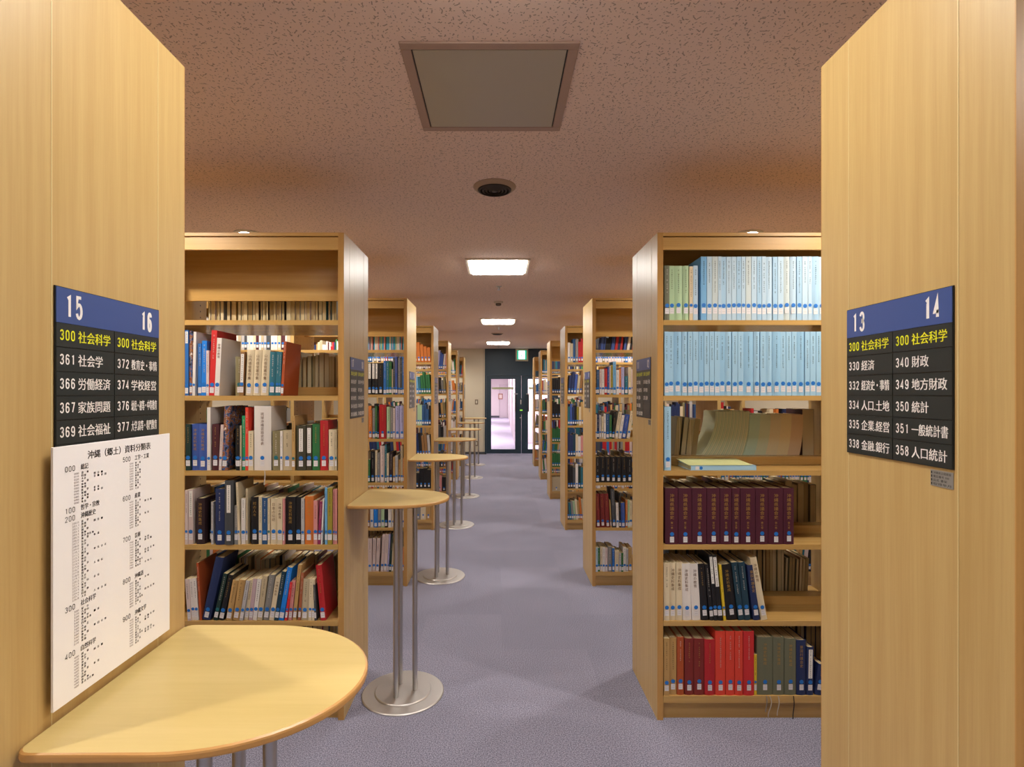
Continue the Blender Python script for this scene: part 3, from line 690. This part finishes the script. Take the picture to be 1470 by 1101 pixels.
run(1, nl, 3, [(265, 269, 704, 'pw'), (269, 275.5, 703, 'pw', 0, {'strip': (.5, .97)}), (280, 292, 716, 'pl', 0, {'t': 'ron'}), (296, 301.5, 720, 'bk', 0, {'y': .03, 'd': .13}), (302, 305, 721, 'lg'), (306, 308.5, 727, 'tn', 0, {'y': .03, 'd': .13}),
     (309, 322, 702, 'nv', 0, {'hard': True, 'y': -.004}), (322.5, 335, 690, 'dk', 0, {'strip': (.5, .93), 'y': -.006, 't': 0}), (336, 341, 726, 'gy'), (341.5, 344.5, 693, 'cr', -3.5), (345, 351, 716, 'wh', 0, {'strip': (.55, .97)}), (351.5, 354.5, 702, 'be', 0, {'d': .185}),
     (359, 370, 714, 'bk', 0, {'t': 'jin', 'dz': .01}), (370.5, 375, 713, 'cr'), (375.5, 383, 715, 'db'), (383.5, 387, 716, 'cr', 0, {'s': 2}), (387.5, 397, 716, 'cr', 0, {'t': 'zen'}), (397.5, 405, 716, 'cr', 0, {'t': 'kyo'}), (405.5, 408, 716, 'pk'),
     (408.5, 423, 714, 'bk', 0, {'t': 'ron', 'hard': True}), (424, 431, 714, 'bk', 0, {'t': 0}), (431.5, 436, 716, 'lg'), (436.5, 449, 713, 'og', 0, {'hard': True, 't': 'jin'}), (449.5, 455, 719, 'pk', 0), (455.5, 459.5, 720, 'mg', 3), (460, 462, 716, 'wh', 3),
     (466, 469.5, 700, 'lb'), (470, 476.5, 701, 'oy'), (477, 480, 703, 'pk'), (480.3, 483, 703, 'pk')], dz=.008)
run(1, nl, 4, [(269, 274, 832, 'pw', -4), (274, 279, 832, 'wh', -4), (279, 284, 831, 'wh', -4), (285.5, 288.5, 809, 'ru', -5, {'s': 0}), (288.5, 300.5, 801, 'nv', 20, {'hard': True, 't': 0}), (305, 311, 824, 'dg', 15, {'s': 2}), (313, 320, 826, 'bk', 14),
     (323, 331.5, 834, 'tn', 10), (333, 342.5, 833, 'tn', 9), (343, 348, 834, 'lg', 10), (349, 354.5, 834, 'cr', 9), (355.5, 361, 832, 'mv', 7), (361.5, 367.5, 832, 'wh', 7), (368, 375.5, 828, 'be', 8), (376.5, 385, 826, 'gy', 9), (385.5, 392.5, 829, 'cr', 10, {'t': 'kyo'}),
     (393, 399, 821, 'dt', 11), (399.5, 406.5, 815, 'bb', 13, {'d': .185}), (408, 411.5, 836, 'sr', 8), (412.5, 417.5, 834, 'pk', 6), (419, 424, 812, 'tn', 8, {'d': .185}), (426.5, 430.5, 823, 'tp', 5), (431, 441.5, 832, 'be', 3), (442, 446.5, 832, 'cr', 2), (447, 450.5, 832, 'cr', 1),
     (451, 454, 840, 'dk', -2), (459.5, 468, 812, 'rd', -7, {'hard': True, 'd': .18})])
# near right bookcase
sep = [954.5, 962, 969.5, 981, 990.5, 996, 1003]
it = [(sep[i], sep[i+1]-.3, 381+(i == 4)*1, c) for i, c in enumerate(('sg', 'pg', 'pg', 'pg', 'cr', 'ib'))]
sep = [1007, 1015.5, 1023, 1031.5, 1036.5, 1044, 1051.5, 1058.5, 1065.5, 1071.5, 1079.5, 1087.5, 1094.5, 1100.5, 1111, 1118, 1126.5, 1135.5, 1145, 1152.5, 1161, 1166.5, 1177, 1187, 1196, 1204]
it += [(sep[i], sep[i+1]-.3, 368, 'lb' if i == 0 else ('i2', 'ib', 'i3', 'ib', 'i2', 'ib', 'ib')[i % 7]) for i in range(len(sep)-1)]
run(1, nr, 0, it, name='journal', cat='journal', depth=.17, dz=.018)
sep = [954.5, 960.8, 968.3, 979.7, 988.4, 995.5, 1003.8, 1011.5, 1019.1, 1026.2, 1034.4, 1042.2, 1052.2, 1060.4, 1068.7, 1082.9, 1092.3, 1100.6, 1109.5, 1121.8, 1130, 1138.3, 1145.4, 1156.8, 1164.3, 1172.6, 1180, 1189, 1198]
run(1, nr, 1, [(sep[i], sep[i+1]-.3, 476, 'p2' if i % 4 == 2 else 'pb') for i in range(len(sep)-1)], name='journal', cat='journal', depth=.17, dz=.005)
run(1, nr, 2, [(954.5, 964, 584, 'pb', 0, {'dz': .0})])
sep = [956, 975, 994.5, 1016, 1035, 1052, 1064, 1086, 1104.6, 1126, 1141.6]
run(1, nr, 3, [(sep[i], sep[i+1]-.5, 701.2, 'bu', 0, {'hard': True, 't': 'ken', 'd': .182, 'y': .002, 'v': '一二三四五五六七八九'[i]}) for i in range(10)])
run(1, nr, 4, [(953.5, 962, 809, 'cr'), (962.3, 971.3, 809, 'cr', 0, {'t': 'ron'}), (971.6, 981, 808.5, 'cr', 0, {'t': 'ron'}), (981.5, 994, 810, 'wh', -2, {'t': 'ron'}), (994.5, 1007, 810, 'wh', -3, {'t': 'kyo'}), (1008, 1018.5, 810, 'bk', -6), (1020, 1025.5, 811, 'bk', -7), (1026, 1031.5, 797, 'bk', -8, {'strip': (.56, .97)}),
     (1032, 1038.5, 797.5, 'bk', -9, {'strip': (.52, .97)}), (1039.5, 1043, 811, 'yl', -7), (1045.5, 1061, 811, 'bk', -10, {'t': 'ron', 'hard': True}), (1061.5, 1069.5, 808, 'dt', -10), (1070, 1079.5, 808, 'dt', -9), (1083, 1092.5, 812, 'nv', -9, {'t': 'gi'}), (1094, 1103.5, 801, 'cr', -16, {'t': 'kyo'})], dz=.01)
run(1, nr, 5, [(953.5, 961.5, 917, 'tn'), (962, 972.5, 917, 'tn'), (973, 983, 916, 'ru'), (984, 997, 918, 'dr'), (997.5, 1012, 918, 'dr'), (1012.5, 1027.5, 919, 'rd', 0, {'hard': True}), (1028, 1042.5, 907, 'br', 0, {'hard': True}), (1043, 1055.5, 907, 'br', 0, {'hard': True}), (1056, 1067.5, 907, 'br', 0, {'hard': True}), (1068, 1083.5, 907, 'sr', 0, {'hard': True}),
     (1084, 1088, 941, 'yl'), (1088.5, 1111, 916, 'sg', 0, {'hard': True, 't': 'ron'}), (1111.5, 1127.5, 916, 'sg', 0, {'hard': True, 't': 'ron'}), (1128, 1144.5, 918, 'sg', 0, {'hard': True, 't': 'ron'}), (1145, 1158.5, 920, 'nv', 0, {'t': 'gi'}), (1159, 1169, 930, 'nv', 1, {'strip': (.35, .95)}), (1171, 1181, 955, 'nv', 6)], dz=.012)
# ribbons hanging from books
def ribbon(px, y0, y1, colr, par_filter, sway=2):
    Yf = caseY(1)-.002; ppm = F/Yf; pts = []
    for i in range(9):
        t = i/8; pts.append(((px-VX+sway*math.sin(t*5))/ppm, Yf-.001*t, CAMZ-(y0+(y1-y0)*t-VY)/ppm))
    V = []
    for x, y, z in pts: V += [(x-.0022, y, z), (x+.0022, y+.0003, z), (x+.0022, y-.0005, z), (x-.0022, y-.0008, z)]
    Fs = [(4*i+a, 4*i+(a+1) % 4, 4*i+4+(a+1) % 4, 4*i+4+a) for i in range(8) for a in range(4)]
    best = min((o for o in COL.objects if o.name.startswith('book') and o.get('group') == par_filter), key=lambda o: abs(o.location.x+.02-(px-VX)/ppm))
    o = link('bookmark_ribbon', mesh('bookmark_ribbon', V, Fs, mat('ribbon_'+colr, colr, .7)), best)
    bpy.context.view_layer.update()
    o.matrix_parent_inverse = best.matrix_world.inverted(); o['label'] = 'thin hanging bookmark ribbon'
gb = 'books on the bottom shelf of the near right bookcase'
ribbon(1100, 999, 1022, '#8c8478', gb, 1); ribbon(1105, 999, 1029, '#b8aa98', gb, 2.5); ribbon(1117, 999, 1027, '#b8aa98', gb, 1.5); ribbon(1139, 999, 1032, '#15151a', gb, 1)
ribbon(380, 676, 696, '#b8b0a8', 'books on the third shelf of the near left bookcase', .5)
# second left / right bookcases
run(2, sl, 1, [(528, 533, 521, 'bk', 0, {'strip': (.5, .98)}), (533.3, 538, 521, 'bk', 0, {'strip': (.5, .98)}), (538.3, 542, 521, 'bk', 0, {'strip': (.5, .98)}), (542.3, 550, 521, 'bk'), (550.3, 554, 518, 'bl'), (554.2, 558, 518, 'te'), (558.2, 562, 519, 'gn'), (562.3, 564, 530, 'be'), (564.3, 567, 513, 'dk'), (567.2, 570.5, 512, 'mb'), (570.7, 574, 513, 'gy'), (574.2, 577, 513, 'dk'), (577.2, 580, 513, 'bl')], depth=.15)
run(2, sl, 2, [(529, 534, 589, 'og'), (534.3, 538, 586, 'gy'), (538.3, 541, 583, 'gn'), (541.3, 543.5, 590, 'bk'), (544, 554, 581, 'rd', 0, {'hard': True}), (555, 560, 584, 'pg'), (560.3, 563.7, 585, 'gy'), (564, 567, 586, 'pw'), (567.3, 573.7, 583, 'li'), (574, 580, 583, 'li')], depth=.16)
run(2, sl, 3, [(528, 531, 660, 'gn'), (531.3, 538, 648, 'bk'), (538.3, 541.2, 647, 'cr'), (541.5, 545, 650, 'gy'), (545.3, 552, 640, 'pw'), (552.3, 554.7, 638, 'te'), (555, 558, 651, 'cr'), (558.3, 563, 649, 'pl', 1), (564, 567, 656, 'tn'), (567.3, 571, 654, 'lg'), (571.3, 574.5, 660, 'tn'), (574.8, 578, 640, 'be'), (578.2, 580.2, 658, 'og')], depth=.16)
run(2, sl, 4, [(528, 530.5, 712, 'bn'), (531, 535.5, 710, 'wh'), (536, 542, 715, 'bb'), (542.5, 546.5, 713, 'gy'), (547, 551.5, 712, 'pg'), (552, 556, 714, 'bk'), (557, 562, 711, 'wh'), (562.5, 567, 712, 'cr'), (567.5, 572, 713, 'be'), (572.5, 576, 712, 'gy'), (576.5, 580, 711, 'wh')], depth=.16)
run(2, sl, 5, [(528, 533.5, 773, 'pw'), (534, 538.5, 773, 'pw', 1), (539, 543.5, 773, 'pw', 2), (546, 550, 767, 'pw', 3), (550.3, 555, 767, 'pw', 3), (555.3, 557.5, 767, 'li', 3), (558, 561, 767, 'dg', 4), (561.5, 566, 780, 'be', 2), (576, 580, 786, 'og')], depth=.16)
run(2, sr, 1, [(854, 857, 530, 'bk'), (857.2, 860.5, 531, 'db'), (861, 864, 530, 'pw'), (864.2, 867.8, 530, 'wh'), (868, 872, 529, 'rd'), (872.2, 875, 527, 'mb'), (875.2, 877, 525, 'pw'), (877.2, 880, 524, 'oy'), (880.2, 884.5, 519, 'lb'), (884.8, 889, 531, 'wh'), (889.2, 892, 529, 'og'), (892.2, 896.5, 527, 'li'), (897, 902, 540, 'te'), (902.3, 906.5, 527, 'cr'), (906.8, 908.5, 530, 'pw')], depth=.16)
run(2, sr, 2, [(854, 857, 595, 'cr'), (857.2, 860.5, 594, 'nv'), (860.7, 863.5, 596, 'lg'), (864, 866.7, 598, 'cr'), (867, 870, 594, 'wh'), (870.2, 875, 594, 'db'), (875.3, 878.5, 596, 'gn'), (878.7, 882, 591, 'bk', 3), (882.3, 887.5, 591, 'cr', 6), (888, 892, 596, 'wh', 5), (892.5, 899, 595, 'mb', 6), (900, 904.5, 590, 'cr', 6)], depth=.16)
run(2, sr, 3, [(854.5+7.7*i, 862-.3+7.7*i, 656, 'bk', 0, {'hard': True}) for i in range(7)], depth=.16)
run(2, sr, 4, [(856.5, 862, 709, 'dr', -2), (863, 869, 709, 'dr', -2), (870, 876.5, 709, 'dr', -3), (877, 878.5, 718, 'tn', -2), (879.5, 885, 702, 'dk', -3), (885.3, 889, 722, 'wh', -1), (889.3, 892, 709, 'bk', -1), (892.3, 898, 722, 'mb', -1), (898.3, 901, 718, 'og'), (901.3, 904, 718, 'pg'), (904.2, 908, 720, 'cr')], depth=.16)
run(2, sr, 5, [(855, 858.5, 786, 'ib'), (858.8, 861.5, 787, 'gn'), (862, 865, 786, 'cr'), (865.2, 869, 786, 'wh'), (869.2, 872.5, 787, 'pw'), (873, 879, 785, 'gy'), (879.3, 882.5, 787, 'bl'), (883, 889, 791, 'cr'), (889.3, 892, 794, 'lg'), (892.3, 895, 794, 'gn'), (895.3, 899, 786, 'wh'), (899.2, 902.3, 788, 'lg'), (902.6, 908, 787, 'tn')], depth=.16)

# book lying flat on the third shelf, near right bookcase
Yf = caseY(1)
fb = empty('book', (shelf_x(993, Yf), Yf+.008, LEV[2]), .02); tag(fb, 'pale blue book lying flat with its yellow cover lifted, third shelf near right bookcase', 'book', 'books on the third shelf of the near right bookcase')
MB().box(0, .305, .0, .175, 0, .0015, bmat('pb')).box(0, .305, 0, .0015, 0, .022, bmat('pb')).box(0, .305, .0, .175, .0205, .022, bmat('pb')).build('cover', fb)
MB().box(.002, .303, .002, .173, .0016, .0204, PAGES).build('page_block', fb)
M = Matrix.Translation((0, .0, .023)) @ Matrix.Rotation(-.0, 4, 'Z') @ Matrix.Rotation(.06, 4, 'X')
m = MB(); m.box(-.01, .29, .004, .17, 0, .0008, mat('yellow_green_sheet', '#c8cc92', .6), M); m.build('lifted_cover', fb)
m = MB(); m.add([(.02, -.0006, .003), (.037, -.0006, .003), (.037, -.0006, .019), (.02, -.0006, .019)], [(0, 1, 2, 3)], LABEL); m.build('call_number_label', fb)
m = MB(); m.add([(.047+.0075*math.cos(i*PI/6), -.0006, .011+.0075*math.sin(i*PI/6)) for i in range(12)], [tuple(range(12))], BLUEDOT); m.build('round_sticker', fb)

# thin magazines bending on the far side of the third shelf, near right bookcase
MAGC = ['#d4d8b8', '#bcc8a8', '#e0deba', '#c8ccac']; MAGC2 = ['#c4dcc8', '#d4dcc0', '#e4d8b4', '#e8d8ac', '#dcc09c']
Yb = Yf+.275; pp = F/Yb
def magazine(xb, wd, bend, h, c, label):
    n = 9; V = []
    for i in range(n+1):
        t = i/n; off = bend*(1-(1-t)**2.2)
        for (dx, dy) in ((0, 0), (wd, 0), (wd, .165), (0, .165)): V.append((xb+off+dx, dy, t*h))
    Fs = [(4*i+a, 4*i+(a+1) % 4, 4*i+4+(a+1) % 4, 4*i+4+a) for i in range(n) for a in range(4)]+[(3, 2, 1, 0), (4*n, 4*n+1, 4*n+2, 4*n+3)]
    o = link('magazine', mesh('magazine', V, Fs, mat('magazine_paper', c, .75)), None, (0, Yb, LEV[2]+.0005))
    tag(o, label, 'magazine', 'bent magazines on the third shelf of the near right bookcase')
N1 = 40; N2 = 46
for i in range(N1):
    q = i/(N1-1); xb = shelf_x(997+64*q, Yb); xt = shelf_x(1027.5+47.5*q, Yb)
    magazine(xb, .0041, xt-xb, .262+.006*R.random(), MAGC[(i*3) % 4], 'thin pale green magazine bending over in the packed row, third shelf near right bookcase')
for i in range(N2):
    q = i/(N2-1); xb = shelf_x(1062.5+81*q, Yb); xt = shelf_x(1076.5+75*q, Yb)
    magazine(xb, .0055, xt-xb, .246+.005*R.random(), MAGC2[min(4, int(q*5))], 'thin %s magazine bowed in the packed row, third shelf near right bookcase' % ['grey green', 'pale sage', 'pale straw', 'straw yellow', 'tan'][min(4, int(q*5))])

# the rest of the books: far sides, farther bays and farther cases, joined
mb = MB()
PG2 = [mat('old_pages', '#a8946a', .8), mat('pale_pages', '#c9bb98', .8), PAGES]
def back_run(k, lev, px0, px1, hts, cols, seed, lean=0, wd=(.012, .03), dense=1.0, spines=False):
    """books on the far side of case k, seen from their page side"""
    r = random.Random(seed); Yb = caseY(k)+DEPTH-.003; x = (px0-VX)*(Yb-.16)/F; xe = (px1-VX)*(Yb-.16)/F
    while x < xe:
        w_ = r.uniform(*wd); h_ = r.uniform(*hts)
        if r.random() < dense:
            a = lean*r.uniform(.6, 1.2)
            zz = LEV[lev]+.001+(w_*math.sin(a) if a > 0 else 0); c_ = bmat(r.choice(cols))
            if spines: geo_book(mb, x, Yb-.17, zz, w_-.001, h_, .15, a, c_, r.choice(PG2), False, False)
            else: geo_book(mb, x, Yb, zz, w_-.001, h_, .15+.02*r.random(), a, c_, r.choice(PG2), False, True)
        x += w_+(.001 if r.random() < .8 else .008)
MIX = ['cr', 'wh', 'be', 'tn', 'dk', 'bk', 'nv', 'rd', 'gn', 'bl', 'ol', 'gy', 'og', 'pw', 'te', 'mr', 'db', 'lg']
PAL = ['cr', 'wh', 'be', 'tn', 'gy', 'lg', 'pw', 'ol', 'bk', 'te']
# flip in geo_book rotates about the far edge, so Yb is the spine plane
back_run(1, 0, 300, 484, (.15, .23), PAL, 1, wd=(.008, .025))
back_run(1, 1, 425, 484, (.19, .225), ['ol', 'be', 'bn', 'tn'], 2)
back_run(1, 1, 300, 424, (.12, .16), PAL, 3)
for lv in (2, 3, 4): back_run(1, lv, 300, 484, (.18, .215), MIX, 20+lv)
back_run(1, 5, 300, 484, (.2, .25), MIX, 27)
back_run(1, 0, 970, 1160, (.2, .24), ['bk', 'mr', 'db', 'gy', 'tn'], 31)
back_run(1, 1, 958, 1160, (.2, .24), MIX, 32)
back_run(1, 2, 966, 994, (.22, .24), ['be', 'cr', 'ol'], 33, lean=.12, wd=(.024, .03))
back_run(1, 2, 1152, 1168, (.27, .275), ['mr'], 35, wd=(.06, .062))
back_run(1, 3, 960, 1168, (.22, .25), ['bk', 'be', 'ol', 'mr'], 36, wd=(.02, .035))
back_run(1, 4, 960, 1100, (.24, .27), ['bk', 'sg', 'dk'], 37, wd=(.02, .04))
back_run(1, 4, 1100, 1128, (.24, .27), ['ol', 'tn', 'bn'], 38, wd=(.014, .022))
back_run(1, 4, 1128, 1158, (.19, .205), ['sg', 'bn', 'ol'], 39, lean=.04, wd=(.012, .018))
back_run(1, 5, 960, 1172, (.26, .29), ['bk', 'dk', 'nv', 'mr'], 40)
back_run(2, 5, 528, 580, (.26, .3), ['bk', 'dk', 'gy'], 49)
back_run(2, 0, 528, 580, (.12, .2), ['pg', 'li', 'wh', 'pk', 'cy', 'cy'], 41, wd=(.006, .014), spines=True)
back_run(2, 0, 858, 908, (.12, .22), ['mb', 'mb', 'bk', 'rd', 'wh', 'nv'], 42, lean=.14, wd=(.01, .025), spines=True)
for lv in (1, 2, 3, 4):
    back_run(2, lv, 528, 580, (.16, .22), MIX, 50+lv); back_run(2, lv, 855, 905, (.16, .22), MIX, 60+lv)
# third and farther cases, first bay, near faces (bottom to top data as short colour lists)
FAR = {('L', 3): [['og', 'og', 'og', 'og', 'og'], ['wh', 'lb', 'te', 'gn', 'gn', 'gn', 'gn'], ['gy', 'pg', 'pg', 'db', 'db', 'db', 'bk'], ['bk', 'nv', 'bk', 'bn', 'bn', 'lg'], ['bk', 'bk', 'bk', 'bk'], ['gy', 'cr', 'tn']],
       ('R', 3): [['wh', 'be', 'db', 'gy', 'rd', 'rd'], ['nv', 'nv', 'mb', 'be', 'bn', 'bn'], ['te', 'mb', 'nv', 'bk', 'oy', 'cr', 'tn'], ['nv', 'nv', 'dt', 'cr', 'wh', 'pk'], ['bk', 'bk', 'dk', 'wh', 'dg', 'te'], ['dk', 'te', 'gy', 'pg', 'cr', 'tn', 'og', 'be']],
       ('R', 4): [[], ['bk', 'bk', 'bk', 'bk'], ['bk', 'bk', 'bk'], ['gn', 'gn', 'gn', 'gn'], ['gn', 'gn', 'gn', 'gn'], ['be']],
       ('L', 4): [['li', 'mb', 'mb', 'wh', 'pk'], ['dk', 'bk', 'gy', 'ol'], ['bn', 'bk', 'tn', 'ol'], ['dk', 'bk', 'lg'], ['bk', 'dk', 'bn'], ['pk', 'bk']]}
def front_fill(k, sd, bay, seed):
    r = random.Random(seed)
    inner = .857 if sd == 'L' else .95
    s0 = (.027+bay*(inner+.027))
    for lv in range(6):
        cols = FAR.get((sd, k), [None]*6)[lv] if bay == 0 else None
        if bay == 1 and k == 2 and sd == 'L' and lv in (0, 1): cols = ['wh']*9+['lg', 'dk', 'wh', 'wh', 'cr', 'mr', 'wh', 'be']*3
        if cols == []: continue
        if lv == 0 and bay == 0 and k in (1, 2) : continue
        if r.random() < .08 and cols is None: continue
        x, end = s0+.004, s0+inner*(.98 if bay == 0 else r.uniform(.75, 1))
        i = 0; style = r.choice(MIX); hb = r.uniform(.19, .24)
        lean = r.choice([0, 0, 0, .1, -.08])
        while x < end:
            w_ = r.uniform(.012, .034)
            if cols and i < len(cols)*1:
                c = cols[i]; w_ = ((.17 if k == 3 else .12)/len(cols)) if bay == 0 else w_
                c = cols[(len(cols)-1-i)] if sd == 'L' else cols[i]
            else: c = r.choice(MIX) if r.random() < .7 else style
            h_ = hb+r.uniform(-.03, .03) if lv else min(.27, hb+r.uniform(-.03, .05))
            a = lean
            X = XL-x-w_ if sd == 'L' else XR+x
            geo_book(mb, X, caseY(k)+.004+.008*r.random(), LEV[lv]+.001+(w_*math.sin(a) if a > 0 else 0), w_-.0008, h_, .15, a, bmat(c), PAGES)
            x += w_+.0004+(abs(w_*math.sin(a)) if a else 0); i += 1
for k in (3, 4, 5, 6):
    for sd in 'LR': front_fill(k, sd, 0, 100+k*2+(sd == 'R'))
front_fill(0, 'L', 0, 201); front_fill(0, 'R', 0, 202); front_fill(0, 'L', 1, 203); front_fill(0, 'R', 1, 204); front_fill(1, 'L', 1, 205); front_fill(1, 'R', 1, 206); front_fill(2, 'L', 1, 210); front_fill(2, 'R', 1, 211); front_fill(3, 'L', 1, 212); front_fill(3, 'R', 1, 213)
BS = mb.build('book_rows'); tag(BS, 'packed book rows on far sides and in the more distant bookcases', 'books', None, 'stuff')
